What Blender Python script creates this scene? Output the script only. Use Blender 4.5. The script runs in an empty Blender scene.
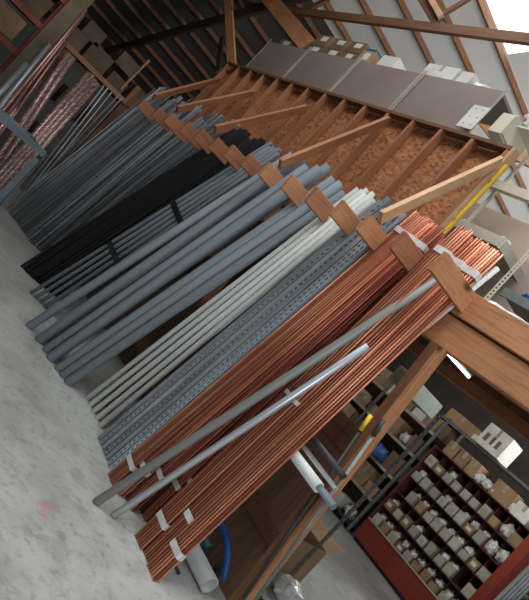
import bpy, bmesh, math, random
from mathutils import Vector, Matrix
random.seed(11)
COL = bpy.context.scene.collection
V = Vector
# ------------------------------------------------------------------ survey helper
FP = 600.0
UX, UY = 0.6820, -0.7314
TH = math.atan(492 / FP)
FX, FY = math.sin(TH), math.cos(TH)
H = 1.77
def at(x, y, X=None, Y=None, Z=None):
    a, b = x - 264.5, y - 300
    h = -UY * a + UX * b; v = UX * a + UY * b
    r = (FP * FX + h * FY, FP * FY - h * FX, v)
    s = X / r[0] if X is not None else Y / r[1] if Y is not None else (Z - H) / r[2]
    return V((r[0] * s, r[1] * s, H + r[2] * s))
# ------------------------------------------------------------------ materials
MC = {}
def nodes(name):
    m = bpy.data.materials.new(name); m.use_nodes = True
    nt = m.node_tree; b = nt.nodes['Principled BSDF']
    return m, nt, b
def ramp(nt, fac, stops):
    r = nt.nodes.new('ShaderNodeValToRGB'); e = r.color_ramp.elements
    while len(e) < len(stops): e.new(0.5)
    for i, (p, c) in enumerate(stops):
        e[i].position = p; e[i].color = (c[0], c[1], c[2], 1)
    nt.links.new(fac, r.inputs[0]); return r.outputs[0]
def coords(nt, scale=(1, 1, 1), kind='Object', jit=True):
    tc = nt.nodes.new('ShaderNodeTexCoord'); mp = nt.nodes.new('ShaderNodeMapping')
    mp.inputs['Scale'].default_value = scale
    if jit:
        oi = nt.nodes.new('ShaderNodeObjectInfo'); mu = nt.nodes.new('ShaderNodeMath'); mu.operation = 'MULTIPLY'
        mu.inputs[1].default_value = 17.0
        nt.links.new(oi.outputs['Random'], mu.inputs[0])
        ad = nt.nodes.new('ShaderNodeVectorMath'); ad.operation = 'ADD'
        nt.links.new(tc.outputs[kind], ad.inputs[0]); nt.links.new(mu.outputs[0], ad.inputs[1])
        nt.links.new(ad.outputs[0], mp.inputs[0])
    else: nt.links.new(tc.outputs[kind], mp.inputs[0])
    return mp.outputs[0]
def noise(nt, vec, scale, detail=4, rough=.55, dist=0):
    n = nt.nodes.new('ShaderNodeTexNoise'); n.inputs['Scale'].default_value = scale
    n.inputs['Detail'].default_value = detail; n.inputs['Roughness'].default_value = rough
    n.inputs['Distortion'].default_value = dist
    nt.links.new(vec, n.inputs['Vector']); return n.outputs[0]
def mix(nt, fac, a, b, mode='MIX'):
    m = nt.nodes.new('ShaderNodeMix'); m.data_type = 'RGBA'; m.blend_type = mode
    for i, s in ((0, fac), (6, a), (7, b)):
        if isinstance(s, (int, float)): m.inputs[i].default_value = s
        elif isinstance(s, tuple): m.inputs[i].default_value = (s[0], s[1], s[2], 1)
        else: nt.links.new(s, m.inputs[i])
    return m.outputs[2]
def simple(name, c1, c2, scale=8, stretch=(1, 1, 1), rough=.6, metal=0, lo=.35, hi=.65, vary=0.25, bump=0):
    if name in MC: return MC[name]
    m, nt, b = nodes(name)
    n = noise(nt, coords(nt, stretch), scale)
    c = ramp(nt, n, [(lo, c1), (hi, c2)])
    if vary:
        oi = nt.nodes.new('ShaderNodeObjectInfo')
        v = ramp(nt, oi.outputs['Random'], [(0, (1 - vary,) * 3), (1, (1 + 0 * vary,) * 3)])
        c = mix(nt, 1.0, c, v, 'MULTIPLY')
    nt.links.new(c, b.inputs['Base Color'])
    b.inputs['Roughness'].default_value = rough; b.inputs['Metallic'].default_value = metal
    if bump:
        bp = nt.nodes.new('ShaderNodeBump'); bp.inputs['Strength'].default_value = bump; bp.inputs['Distance'].default_value = .01
        nt.links.new(n, bp.inputs['Height']); nt.links.new(bp.outputs[0], b.inputs['Normal'])
    MC[name] = m; return m
def wood(name, c1, c2, knot=(.10, .035, .015), axis=2):
    # grain runs along the local axis given
    if name in MC: return MC[name]
    m, nt, b = nodes(name)
    st = [14, 14, 14]; st[axis] = .8
    n = noise(nt, coords(nt, tuple(st)), 2.2, 6, .6, 1.2)
    c = ramp(nt, n, [(.3, c1), (.5, c2), (.62, c1), (.75, c2)])
    kv = [3.2, 3.2, 3.2]; kv[axis] = 1.5
    vo = nt.nodes.new('ShaderNodeTexVoronoi'); vo.inputs['Scale'].default_value = 1.0
    nt.links.new(coords(nt, tuple(kv)), vo.inputs['Vector'])
    k = ramp(nt, vo.outputs['Distance'], [(.06, (1, 1, 1)), (.12, (0, 0, 0))])
    c = mix(nt, k, c, knot)
    n2 = noise(nt, coords(nt, (1, 1, 1)), 1.7, 3)
    c = mix(nt, 1.0, c, ramp(nt, n2, [(.3, (.7, .7, .7)), (.7, (1, 1, 1))]), 'MULTIPLY')
    nt.links.new(c, b.inputs['Base Color']); b.inputs['Roughness'].default_value = .72
    MC[name] = m; return m
def osb():
    m, nt, b = nodes('osb')
    vo = nt.nodes.new('ShaderNodeTexVoronoi'); vo.inputs['Scale'].default_value = 1
    nt.links.new(coords(nt, (20, 26, 46), jit=False), vo.inputs['Vector'])
    c = ramp(nt, vo.outputs['Color'], [(.1, (.20, .062, .022)), (.45, (.40, .15, .055)), (.8, (.52, .22, .09))])
    n = noise(nt, coords(nt, jit=False), 1.3, 3)
    c = mix(nt, 1.0, c, ramp(nt, n, [(.3, (.75, .75, .75)), (.7, (1, 1, 1))]), 'MULTIPLY')
    nt.links.new(c, b.inputs['Base Color']); b.inputs['Roughness'].default_value = .8
    return m
def concrete():
    m, nt, b = nodes('concrete')
    vec = coords(nt, jit=False)
    c = ramp(nt, noise(nt, vec, .9, 6, .6), [(.3, (.23, .23, .215)), (.5, (.34, .345, .325)), (.7, (.45, .455, .43))])
    sp = ramp(nt, noise(nt, vec, 3.2, 5, .7), [(.36, (.72, .72, .72)), (.46, (1, 1, 1))])
    c = mix(nt, .75, c, sp, 'MULTIPLY')
    sp2 = ramp(nt, noise(nt, vec, 16, 5, .7), [(.35, (.62, .62, .64)), (.47, (1, 1, 1))])
    c = mix(nt, .7, c, sp2, 'MULTIPLY')
    # faint red chalk stain
    gr = nt.nodes.new('ShaderNodeVectorMath'); gr.operation = 'DISTANCE'
    wv = nt.nodes.new('ShaderNodeVectorMath'); wv.operation = 'ADD'
    tc = nt.nodes.new('ShaderNodeTexCoord'); nt.links.new(tc.outputs['Object'], wv.inputs[0])
    nz = nt.nodes.new('ShaderNodeTexNoise'); nz.inputs['Scale'].default_value = 9
    nt.links.new(tc.outputs['Object'], nz.inputs['Vector'])
    ml = nt.nodes.new('ShaderNodeVectorMath'); ml.operation = 'MULTIPLY'; ml.inputs[1].default_value = (.3, .3, 0)
    nt.links.new(nz.outputs['Color'], ml.inputs[0]); nt.links.new(ml.outputs[0], wv.inputs[1])
    st = at(44, 505, Z=0)
    gr.inputs[1].default_value = (st.x - 3 + .15, st.y - 6.5 + .15, .2)
    nt.links.new(wv.outputs[0], gr.inputs[0])
    f = ramp(nt, gr.outputs['Value'], [(.02, (.45, .45, .45)), (.09, (0, 0, 0))])
    c = mix(nt, f, c, (.42, .12, .12))
    nt.links.new(c, b.inputs['Base Color']); b.inputs['Roughness'].default_value = .55
    return m
M = {}
M['floor'] = concrete(); M['osb'] = osb()
M['wood'] = wood('wood_pine', (.40, .165, .07), (.56, .255, .115))
M['wood_red'] = wood('wood_red', (.31, .115, .05), (.42, .18, .085))
M['wood_light'] = wood('wood_light', (.50, .29, .14), (.62, .38, .21))
M['wood_brown'] = wood('wood_brown', (.12, .05, .024), (.20, .085, .04))
M['wood_dark'] = wood('wood_dark', (.045, .03, .02), (.07, .045, .03))
M['wood_x'] = wood('wood_red_x', (.34, .12, .05), (.47, .20, .09), axis=0)
M['wood_roof'] = wood('wood_roof', (.20, .085, .045), (.32, .15, .075))
M['plywood'] = simple('plywood', (.14, .075, .042), (.23, .125, .07), 3, (1, 8, 1), .75)
M['conduit'] = simple('galvanised', (.34, .37, .41), (.66, .70, .74), 3, (3, 3, .5), .34, .4, vary=.7)
M['black'] = simple('black_iron', (.008, .008, .010), (.02, .02, .023), 3, (3, 3, .4), .5, .2)
M['pvc_grey'] = simple('pvc_grey', (.20, .232, .268), (.265, .30, .335), 2, (3, 3, .4), .38, 0, vary=.25)
M['pvc_white'] = simple('pvc_white', (.62, .64, .61), (.80, .82, .79), 2, (3, 3, .5), .45, 0, vary=.2)
M['strut'] = simple('strut', (.30, .335, .37), (.50, .545, .58), 3, (3, 3, .5), .42, .35, vary=.3)
M['strut_bright'] = simple('strut_bright', (.4, .5, .6), (.6, .7, .8), 3, (3, 3, .5), .35, .5, vary=0)
def copper(name, c1, c2, c3):
    m, nt, b = nodes(name)
    c = ramp(nt, noise(nt, coords(nt, (4, 4, .6)), 2.2, 5, .6), [(.3, c1), (.5, c2), (.72, c3)])
    oi = nt.nodes.new('ShaderNodeObjectInfo')
    c = mix(nt, 1.0, c, ramp(nt, oi.outputs['Random'], [(0, (.36, .30, .30)), (1, (1, 1, 1))]), 'MULTIPLY')
    nt.links.new(c, b.inputs['Base Color']); b.inputs['Roughness'].default_value = .27; b.inputs['Metallic'].default_value = .55
    return m
M['copper'] = copper('copper', (.52, .17, .09), (.82, .32, .18), (.95, .50, .32))
M['copper_dark'] = copper('copper_dark', (.36, .10, .065), (.58, .18, .115), (.74, .30, .20))
M['tape'] = simple('tape', (.6, .55, .52), (.8, .78, .76), 12, rough=.3, vary=.1)
M['tape_black'] = simple('tape_black', (.008, .008, .01), (.015, .015, .018), 12, rough=.4)
M['card'] = simple('cardboard', (.30, .19, .105), (.38, .25, .145), 4, rough=.85, vary=.3)
M['card_dark'] = simple('cardboard_dark', (.16, .095, .055), (.22, .135, .08), 4, rough=.85, vary=.3)
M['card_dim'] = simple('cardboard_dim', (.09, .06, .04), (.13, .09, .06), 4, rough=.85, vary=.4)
M['white'] = simple('white_card', (.60, .60, .54), (.74, .74, .68), 5, rough=.7, vary=.2)
M['cream'] = simple('cream_steel', (.58, .55, .44), (.68, .65, .53), 2, rough=.5, vary=.05)
M['tan'] = simple('tan_panel', (.60, .48, .40), (.66, .54, .45), 1.5, rough=.6, vary=.05)
M['taupe'] = simple('taupe_steel', (.21, .165, .145), (.25, .20, .175), 1.5, rough=.55, vary=.06)
M['strip'] = simple('steel_strip', (.36, .32, .28), (.45, .41, .36), 4, rough=.5)
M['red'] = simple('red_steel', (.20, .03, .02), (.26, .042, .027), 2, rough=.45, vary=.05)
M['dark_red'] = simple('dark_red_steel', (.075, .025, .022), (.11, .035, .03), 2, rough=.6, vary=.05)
M['orange_red'] = simple('rack_orange', (.24, .05, .03), (.33, .07, .045), 2, rough=.6)
M['dark'] = simple('dark_metal', (.022, .022, .024), (.04, .04, .042), 3, rough=.6)
M['steel'] = simple('grey_steel', (.16, .18, .18), (.23, .26, .26), 3, rough=.5, metal=.3)
M['bluegrey'] = simple('bluegrey_steel', (.13, .17, .20), (.20, .25, .29), 3, rough=.5, metal=.2)
M['green_metal'] = simple('green_grey_steel', (.20, .24, .20), (.27, .32, .27), 3, rough=.5)
M['bin_white'] = simple('bin_card_white', (.36, .35, .29), (.50, .49, .42), 5, rough=.8, vary=.35)
M['bag'] = simple('plastic_bag', (.45, .46, .44), (.78, .79, .76), 14, rough=.25, vary=.2, lo=.4, hi=.6, bump=.6)
M['yellow'] = simple('yellow_paint', (.75, .50, .02), (.85, .6, .04), 3, rough=.5)
M['blue'] = simple('blue_plastic', (.02, .09, .30), (.035, .14, .42), 5, rough=.35)
M['teal'] = simple('teal_plastic', (.02, .13, .16), (.03, .18, .22), 5, rough=.4)
M['brown_wall'] = simple('dark_wall', (.05, .038, .03), (.08, .06, .045), 2, rough=.8)
M['roofdark'] = simple('roof_dark', (.085, .085, .078), (.115, .115, .105), 1, rough=.6, metal=.1)
M['rooflight'] = simple('roof_pale', (.74, .76, .76), (.82, .84, .84), 1, rough=.7)
def emis(name, col, s):
    m, nt, b = nodes(name); b.inputs['Base Color'].default_value = (*col, 1)
    b.inputs['Emission Color'].default_value = (*col, 1); b.inputs['Emission Strength'].default_value = s; return m
M['sky_panel'] = emis('skylight_panel', (.92, .96, 1), 3)
M['tube'] = emis('tube_light', (.95, 1, 1), 3)
# ------------------------------------------------------------------ mesh helpers
def obj(name, bm, mat, parent=None, smooth=False, loc=None):
    me = bpy.data.meshes.new(name)
    bmesh.ops.recalc_face_normals(bm, faces=bm.faces)
    if loc is not None: bmesh.ops.translate(bm, verts=bm.verts, vec=-V(loc))
    bm.to_mesh(me); bm.free()
    if smooth:
        for p in me.polygons: p.use_smooth = True
    me.materials.append(mat)
    o = bpy.data.objects.new(name, me); COL.objects.link(o)
    if loc is not None: o.location = loc
    if parent is not None:
        o.parent = parent
    return o
def tag(o, label, cat, group=None, kind=None):
    o['label'] = label; o['category'] = cat
    if group: o['group'] = group
    if kind: o['kind'] = kind
    return o
def empty(name, loc, label, cat, group=None):
    o = bpy.data.objects.new(name, None); COL.objects.link(o); o.location = loc
    o.empty_display_size = .1
    return tag(o, label, cat, group)
def bx(bm, a, b, bev=0):
    a, b = V(a), V(b)
    c = (a + b) / 2; s = b - a
    r = bmesh.ops.create_cube(bm, size=1, matrix=Matrix.Translation(c) @ Matrix.Diagonal((abs(s.x), abs(s.y), abs(s.z), 1)))
    if bev:
        ed = set(e for v in r['verts'] for e in v.link_edges)
        bmesh.ops.bevel(bm, geom=list(ed), offset=bev, segments=1, affect='EDGES')
    return bm
def BOX(name, a, b, mat, parent=None, bev=0):
    """box in the frame of its parent (or world), origin at its base"""
    bm = bmesh.new(); bx(bm, a, b, bev)
    a, b = V(a), V(b)
    return obj(name, bm, mat, parent, loc=((a.x + b.x) / 2, (a.y + b.y) / 2, min(a.z, b.z)))
def frame(p, q, up=(0, 0, 1)):
    d = (V(q) - V(p)).normalized(); u = V(up)
    if abs(d.dot(u)) > .98: u = V((1, 0, 0))
    s = u.cross(d).normalized(); u2 = d.cross(s)
    return Matrix(((s.x, u2.x, d.x, 0), (s.y, u2.y, d.y, 0), (s.z, u2.z, d.z, 0), (0, 0, 0, 1)))
def BEAM(name, p, q, w, h, mat, parent=None, up=(0, 0, 1), bev=.003, off=(0, 0, 0)):
    """board from p to q; w across, h along up; grain runs along local z"""
    p, q = V(p), V(q); L = (q - p).length
    bm = bmesh.new(); bx(bm, (-w / 2, -h / 2, 0), (w / 2, h / 2, L), bev)
    o = obj(name, bm, mat, parent)
    base = V(off)
    o.matrix_local = Matrix.Translation(p - base) @ frame(p, q, up)
    return o
def tube_mesh(name, r, L, mat, seg=14, wall=None):
    bm = bmesh.new(); wall = wall or r * .12
    ro, ri = [], []
    for z in (0, L):
        for rr, lst in ((r, ro), (r - wall, ri)):
            lst.append([bm.verts.new((rr * math.cos(2 * math.pi * k / seg), rr * math.sin(2 * math.pi * k / seg), z)) for k in range(seg)])
    for k in range(seg):
        j = (k + 1) % seg
        f = bm.faces.new((ro[0][k], ro[0][j], ro[1][j], ro[1][k])); f.smooth = True
        f = bm.faces.new((ri[0][j], ri[0][k], ri[1][k], ri[1][j])); f.smooth = True
        bm.faces.new((ro[0][j], ro[0][k], ri[0][k], ri[0][j]))
        bm.faces.new((ro[1][k], ro[1][j], ri[1][j], ri[1][k]))
    me = bpy.data.meshes.new(name); bm.to_mesh(me); bm.free(); me.materials.append(mat); return me
def strut_mesh(L, mat, slots=True):
    # C channel: slotted back faces -y (towards the aisle)
    bm = bmesh.new(); w = .0205; t = .003
    def pl(a, b): bx(bm, a, b)
    pl((-w, -w, 0), (-w + t, w, L)); pl((w - t, -w, 0), (w, w, L))
    pl((-w, w - t, 0), (-w + .01, w, L)); pl((w - .01, w - t, 0), (w, w, L))
    if slots:
        pl((-w + t, -w, 0), (-.0075, -w + t, L)); pl((.0075, -w, 0), (w - t, -w + t, L))
        z = 0
        while z < L - .03:
            pl((-.0075, -w, z), (.0075, -w + t, z + .024)); z += .051
    else: pl((-w + t, -w, 0), (w - t, -w + t, L))
    me = bpy.data.meshes.new('strut_channel'); bm.to_mesh(me); bm.free(); me.materials.append(mat); return me
def perforated(L, cols, pitch, slot, t=.003):
    # sheet in local yz, normal x; cols = (y0, slot0, slot1, y1)
    bm = bmesh.new(); zs = [0.0]; z = pitch - slot
    while z + slot < L: zs += [z, z + slot]; z += pitch
    zs.append(L)
    g = [[bm.verts.new((0, y, z)) for y in cols] for z in zs]
    for i in range(len(zs) - 1):
        for j in range(3):
            if j == 1 and i % 2 == 1: continue
            bm.faces.new((g[i][j], g[i][j + 1], g[i + 1][j + 1], g[i + 1][j]))
    bm.normal_update(); bmesh.ops.solidify(bm, geom=bm.faces[:], thickness=t)
    return bm
def inst(name, me, p, q, label, cat, group=None, scale=True, base=1.0, up=(0, 0, 1), roll=0):
    o = bpy.data.objects.new(name, me); COL.objects.link(o)
    p, q = V(p), V(q)
    o.matrix_world = Matrix.Translation(p) @ frame(p, q, up) @ Matrix.Rotation(roll, 4, 'Z') @ Matrix.Diagonal((1, 1, (q - p).length / base, 1))
    return tag(o, label, cat, group)
def hull2(pts):
    pts = sorted(set(pts))
    def half(ps):
        o = []
        for p in ps:
            while len(o) > 1 and (o[-1][0] - o[-2][0]) * (p[1] - o[-2][1]) - (o[-1][1] - o[-2][1]) * (p[0] - o[-2][0]) <= 0: o.pop()
            o.append(p)
        return o
    return half(pts)[:-1] + half(pts[::-1])[:-1]
def band(name, lines, t, width, r, mat, label, cat='tape', group=None, off=.003):
    """tape wrapped round a set of pipes [(p,q)] at fraction t"""
    cs = [V(p).lerp(V(q), t) for p, q in lines]
    p0 = sum((V(p) for p, q in lines), V()) / len(lines); q0 = sum((V(q) for p, q in lines), V()) / len(lines)
    F_ = frame(p0, q0).to_3x3(); c0 = sum(cs, V()) / len(cs)
    pts = []
    for c in cs:
        l = F_.transposed() @ (c - c0)
        for k in range(12):
            a = k * math.pi / 6
            pts.append((round(l.x + (r + off) * math.cos(a), 5), round(l.y + (r + off) * math.sin(a), 5)))
    hp = hull2(pts); bm = bmesh.new()
    n = len(hp)
    A = [bm.verts.new(V((x, y, -width / 2))) for x, y in hp]; B = [bm.verts.new(V((x, y, width / 2))) for x, y in hp]
    A2 = [bm.verts.new(V((x * .985, y * .985, -width / 2))) for x, y in hp]; B2 = [bm.verts.new(V((x * .985, y * .985, width / 2))) for x, y in hp]
    for k in range(n):
        j = (k + 1) % n
        bm.faces.new((A[k], A[j], B[j], B[k])); bm.faces.new((A2[j], A2[k], B2[k], B2[j]))
        bm.faces.new((A[j], A[k], A2[k], A2[j])); bm.faces.new((B[k], B[j], B2[j], B2[k]))
    o = obj(name, bm, mat); m4 = F_.to_4x4(); m4.translation = c0; o.matrix_world = m4
    return tag(o, label, cat, group)
def blob(name, c, r, mat, label, cat='plastic bag', group=None, sq=(1, 1, .7), amp=.25):
    bm = bmesh.new(); bmesh.ops.create_icosphere(bm, subdivisions=3, radius=1)
    ph = [random.uniform(0, 6) for _ in range(6)]
    for v in bm.verts:
        k = 1 + amp * (math.sin(5 * v.co.x + ph[0]) * math.sin(6 * v.co.y + ph[1]) + .6 * math.sin(9 * v.co.z + ph[2]) * math.sin(8 * v.co.x + ph[3]) + .4 * math.sin(15 * v.co.y + ph[4]))
        v.co = V((v.co.x * sq[0] * k * r, v.co.y * sq[1] * k * r, v.co.z * sq[2] * k * r))
    zmin = min(v.co.z for v in bm.verts)
    for v in bm.verts: v.co.z = max(v.co.z, zmin * .75) - zmin * .75
    o = obj(name, bm, mat, smooth=True); o.location = c
    return tag(o, label, cat, group)
ORD = ['first', 'second', 'third', 'fourth', 'fifth', 'sixth', 'seventh', 'eighth', 'ninth', 'tenth', 'eleventh', 'twelfth', 'thirteenth', 'fourteenth', 'fifteenth', 'sixteenth', 'seventeenth', 'eighteenth', 'nineteenth', 'twentieth', 'twenty-first', 'twenty-second', 'twenty-third', 'twenty-fourth']
def carton(a, b, mat, label, group=None, openbox=False, tape=True, name='cardboard_box', cat='box'):
    """carton with flaps/tape seams; a,b opposite corners"""
    a, b = V(a), V(b); lo = V((min(a.x, b.x), min(a.y, b.y), min(a.z, b.z))); hi = V((max(a.x, b.x), max(a.y, b.y), max(a.z, b.z)))
    c = V(((lo.x + hi.x) / 2, (lo.y + hi.y) / 2, lo.z)); e = empty(name, c, label, cat, group)
    s = hi - lo
    if not openbox:
        BOX('carton_body', (-s.x / 2, -s.y / 2, 0), (s.x / 2, s.y / 2, s.z), mat, e, .004)
        if tape: BOX('tape_seam', (-s.x / 2 - .001, -.025, s.z * .55), (s.x / 2 + .001, .025, s.z + .0015), M['strip'], e)
    else:
        bm = bmesh.new(); t = .006
        bx(bm, (-s.x / 2, -s.y / 2, 0), (s.x / 2, s.y / 2, t))
        bx(bm, (-s.x / 2, -s.y / 2, 0), (-s.x / 2 + t, s.y / 2, s.z)); bx(bm, (s.x / 2 - t, -s.y / 2, 0), (s.x / 2, s.y / 2, s.z))
        bx(bm, (-s.x / 2, -s.y / 2, 0), (s.x / 2, -s.y / 2 + t, s.z)); bx(bm, (-s.x / 2, s.y / 2 - t, 0), (s.x / 2, s.y / 2, s.z))
        obj('carton_body', bm, mat, e)
        f = BEAM('flap', (-s.x / 2, 0, s.z), (-s.x / 2 - s.x * .3, 0, s.z + s.z * .12), s.y * .96, t, mat, e)
        f = BEAM('flap', (s.x / 2, 0, s.z), (s.x / 2 + s.x * .3, 0, s.z + s.z * .2), s.y * .96, t, mat, e)
    return e
# ------------------------------------------------------------------ setting
def struct(o): o['kind'] = 'structure'; return o
struct(BOX('floor', (-8, -6, -.2), (14, 19, 0), M['floor']))
for nm, a, b, mt in (('wall_far', (-8, 18, 0), (14, 18.2, 3.6), M['roofdark']), ('wall_right', (12.2, -6, 0), (12.4, 18, 8), M['brown_wall']), ('wall_left', (-8.2, -6, 0), (-8, 18, 8), M['roofdark'])):
    struct(BOX(nm, a, b, mt))
def RZ(Y): return 6.28 + .342 * (9.12 - Y)
# roof: darker sheets in the far bay, paler sheets in the near bay
def roof_sheet(y0, y1, mat, name, ribs, x0=-8, x1=14):
    bm = bmesh.new()
    n = int(abs(y1 - y0) / .2) if ribs else 1
    prof = []
    for i in range(n + 1):
        y = y0 + (y1 - y0) * i / n; prof.append((y, RZ(y)))
    pa = [bm.verts.new((x0, y, z)) for y, z in prof]; pb = [bm.verts.new((x1, y, z)) for y, z in prof]
    pc = [bm.verts.new((x0, y, z + .04)) for y, z in prof]; pd = [bm.verts.new((x1, y, z + .04)) for y, z in prof]
    for i in range(n):
        bm.faces.new((pa[i], pa[i + 1], pb[i + 1], pb[i])); bm.faces.new((pc[i], pc[i + 1], pd[i + 1], pd[i]))
    bm.faces.new((pa[0], pb[0], pd[0], pc[0])); bm.faces.new((pa[-1], pb[-1], pd[-1], pc[-1]))
    for i in range(n):
        bm.faces.new((pa[i], pa[i + 1], pc[i + 1], pc[i])); bm.faces.new((pb[i], pb[i + 1], pd[i + 1], pd[i]))
    o = obj(name, bm, mat); o['kind'] = 'structure'; return o
YD = 9.75                      # paler sheets start here
roof_sheet(18.1, YD, M['roofdark'], 'ceiling', False)
roof_sheet(YD, 6.95, M['rooflight'], 'ceiling.001', False)
# near skylight band between purlins
SKX0 = 4.55
roof_sheet(6.95, 5.2, M['rooflight'], 'ceiling.002', False, -8, -2.0)
roof_sheet(6.95, 5.2, M['rooflight'], 'ceiling.003', False, 5.9, 14)
roof_sheet(5.2, -.5, M['rooflight'], 'ceiling.004', False)
roof_sheet(6.95, 5.2, M['sky_panel'], 'window_1', False, -2.0, 5.9)
# purlins along X
ys = [17.2, 16.6, 16.0, 15.4, 14.8, 14.22, 13.64, 13.04, 12.47, 11.84, 11.18, 10.55, 9.98, 9.41, 8.76, 8.13, 7.55, 6.97, 5.2, 4.6]
for i, y in enumerate(ys):
    z = RZ(y) - .075
    lt = y < YD
    o = BEAM('purlin', (-7.9, y, z), (12.1, y, z), .05, .09, M['wood_brown'] if not lt else M['wood_roof'], None, (0, 0, 1))
    tag(o, '%s roof purlin under %s sheeting, %s from the far eave' % ('brown wooden', 'pale' if lt else 'dark steel', ORD[i]), 'roof purlin', 'roof purlins')
# trusses at X = 4 and a second one further right
def truss(X, label, wmat):
    e = empty('roof_truss', (X, 9, 4.0), label, 'roof truss')
    E0 = (X, 9, 4.0)
    def b(nm, p, q, w, h, m): return BEAM(nm, p, q, w, h, m, e, (0, 0, 1), .003, E0)
    top = lambda y: RZ(y) - .27
    b('top_chord', (X, 17.6, top(17.6)), (X, 8.2, top(8.2)), .06, .26, M['wood_dark'])
    b('top_chord', (X, 8.2, top(8.2)), (X, 2.0, top(2.0)), .06, .2, M['wood_brown'])
    b('bottom_chord', (X, 11.2, 5.55), (X, 1.0, 5.55), .05, .13, M['wood_brown'])
    return e, b
e, b = truss(4.0, 'long roof truss with brown bottom chord crossing above the shelving units', None)
b('web', at(232, 68, X=3.72), at(228, -8, X=3.56), .05, .15, M['wood'])
b('web', at(308, 46, X=3.98), at(262, -10, X=3.8), .07, .25, M['wood'])
b('web', at(422, -4, X=4.07), at(438, 22, X=4.07), .05, .14, M['wood_brown'])
b('web', at(428, -6, X=4.0), at(441, 17, X=4.0), .04, .07, M['wood_light'])
b('web', at(439, 17, X=4.06), at(470, -2, X=4.06), .04, .08, M['wood_brown'])
b('web', at(300, 14, X=4.07), at(330, -2, X=4.07), .05, .12, M['wood_brown'])
b('web', at(218, 72, X=4.2), at(222, 38, X=4.2), .05, .10, M['wood_dark'])
b('lateral_brace', at(503, 143, X=5.8), at(550, 115, X=5.8), .05, .12, M['wood_light'])
b('lateral_brace', at(500, 146, X=5.75), at(550, 170, X=5.75), .05, .17, M['wood_light'])
b('lateral_brace', at(472, 108, X=5.85), at(515, 162, X=5.85), .05, .13, M['wood'])
# ------------------------------------------------------------------ loft deck, rails, arms, posts
ld = empty('loft_platform', (3.3, 2, 2.55), 'timber loft floor behind the pipe rack, carrying shelving', 'loft')
def LB(n, a, b, m, bev=0): return BOX(n, V(a) - V((3.3, 2, 2.55)), V(b) - V((3.3, 2, 2.55)), m, ld, bev)
LB('deck', (3.28, .4, 2.70), (5.28, 10.0, 2.74), M['wood_dark'])
for k in range(4):
    x = 3.7 + k * .42
    LB('joist', (x, .4, 2.52), (x + .04, 10, 2.70), M['wood_brown'])
o = BEAM('front_rail', V((3.26, 10.0, 2.645)), V((3.26, .5, 2.645)), .05, .19, M['wood'], ld, off=(3.3, 2, 2.55))
o = BEAM('lower_beam', V((3.30, 10.0, 2.43)), V((3.30, .5, 2.43)), .09, .21, M['wood'], ld, off=(3.3, 2, 2.55))
BEAM('end_beam', (5.24, 10, 2.57), (5.24, .4, 2.57), .08, .26, M['wood_red'], ld, off=(3.3, 2, 2.55))
# draped plastic film along the rail top
bm = bmesh.new()
prev = None
for k in range(30):
    y = 2.3 - k * .05
    dz = .012 + .012 * math.sin(k * 1.7) + .008 * math.sin(k * .9)
    row = [bm.verts.new((3.233, y, 2.728 + dz * .3)), bm.verts.new((3.25, y, 2.748 + dz * .4)), bm.verts.new((3.27, y, 2.745))]
    if prev:
        for j in range(2): bm.faces.new((prev[j], prev[j + 1], row[j + 1], row[j]))
    prev = row
o = obj('plastic_film', bm, M['bag']); tag(o, 'strip of white plastic film lying along the top of the near rail', 'plastic film')
armY = [2.40, 2.78, 3.16, 3.47, 3.83, 4.21, 4.59, 4.97, 5.35, 5.71, 6.09, 6.50, 7.02, 7.52, 8.12]
for i, y in enumerate(armY):
    zt = 2.735 - .006 * i
    w = .045
    m = M['wood_red'] if i % 3 == 1 else M['wood']
    if i > 7: m = M['wood_red']
    o = BEAM('rack_arm', (3.235, y, zt - .08), (2.75 + random.uniform(-.02, .02), y, zt - .085), w, .15, m, ld, off=(3.3, 2, 2.55))
posts = [(3.245, 2.33), (3.3, 4.72), (3.3, 7.2), (3.5, 10.0)]
for i, (x, y) in enumerate(posts):
    e = empty('rack_post', (x, y, 0), 'wooden rack post %s' % ['nearest, right of the lowest copper bundle', 'behind the large grey pipes', 'behind the black pipes', 'at the far end behind the thin conduits'][i], 'post', 'rack posts')
    dy = .22 if i == 0 else 0
    BEAM('post_board', (0, -dy, 0), (0, 0.02, 2.32), .09, .07, M['wood_brown'], e, (0, 1, 0))
    BEAM('post_stud', (0, -.052 - dy, 0), (0, -.032, 2.32), .09, .033, M['wood'] if i == 0 else M['wood_brown'], e, (0, 1, 0))
# plywood infill low in the rack
e = empty('plywood_panel', (3.74, 3.6, 0), 'brown plywood sheet closing the lower rack behind the copper pipes', 'panel')
BOX('sheet', (-.01, -1.1, 0), (.01, 1.0, 1.55), M['plywood'], e)
BOX('batten', (-.06, -1.1, .50), (-.012, 1.0, .60), M['wood_brown'], e)
BOX('batten', (-.06, -1.1, 1.35), (-.012, 1.0, 1.45), M['wood_brown'], e)
e = empty('plywood_panel', (4.15, 6.4, 0), 'dark plywood sheet low in the far half of the rack', 'panel')
BOX('sheet', (-.01, -1.5, 0), (.01, 3.0, 1.7), M['plywood'], e)
for i, (y, z) in enumerate(((4.2, .1), (4.3, .9))):
    o = BEAM('lumber_board', (3.95, 4.6, z), (3.95, 6.6, z + .5), .05, .14, M['wood_brown']); tag(o, 'brown board leaning inside the rack, the %s one' % ['lower', 'upper'][i], 'board', 'boards inside the rack')
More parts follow.
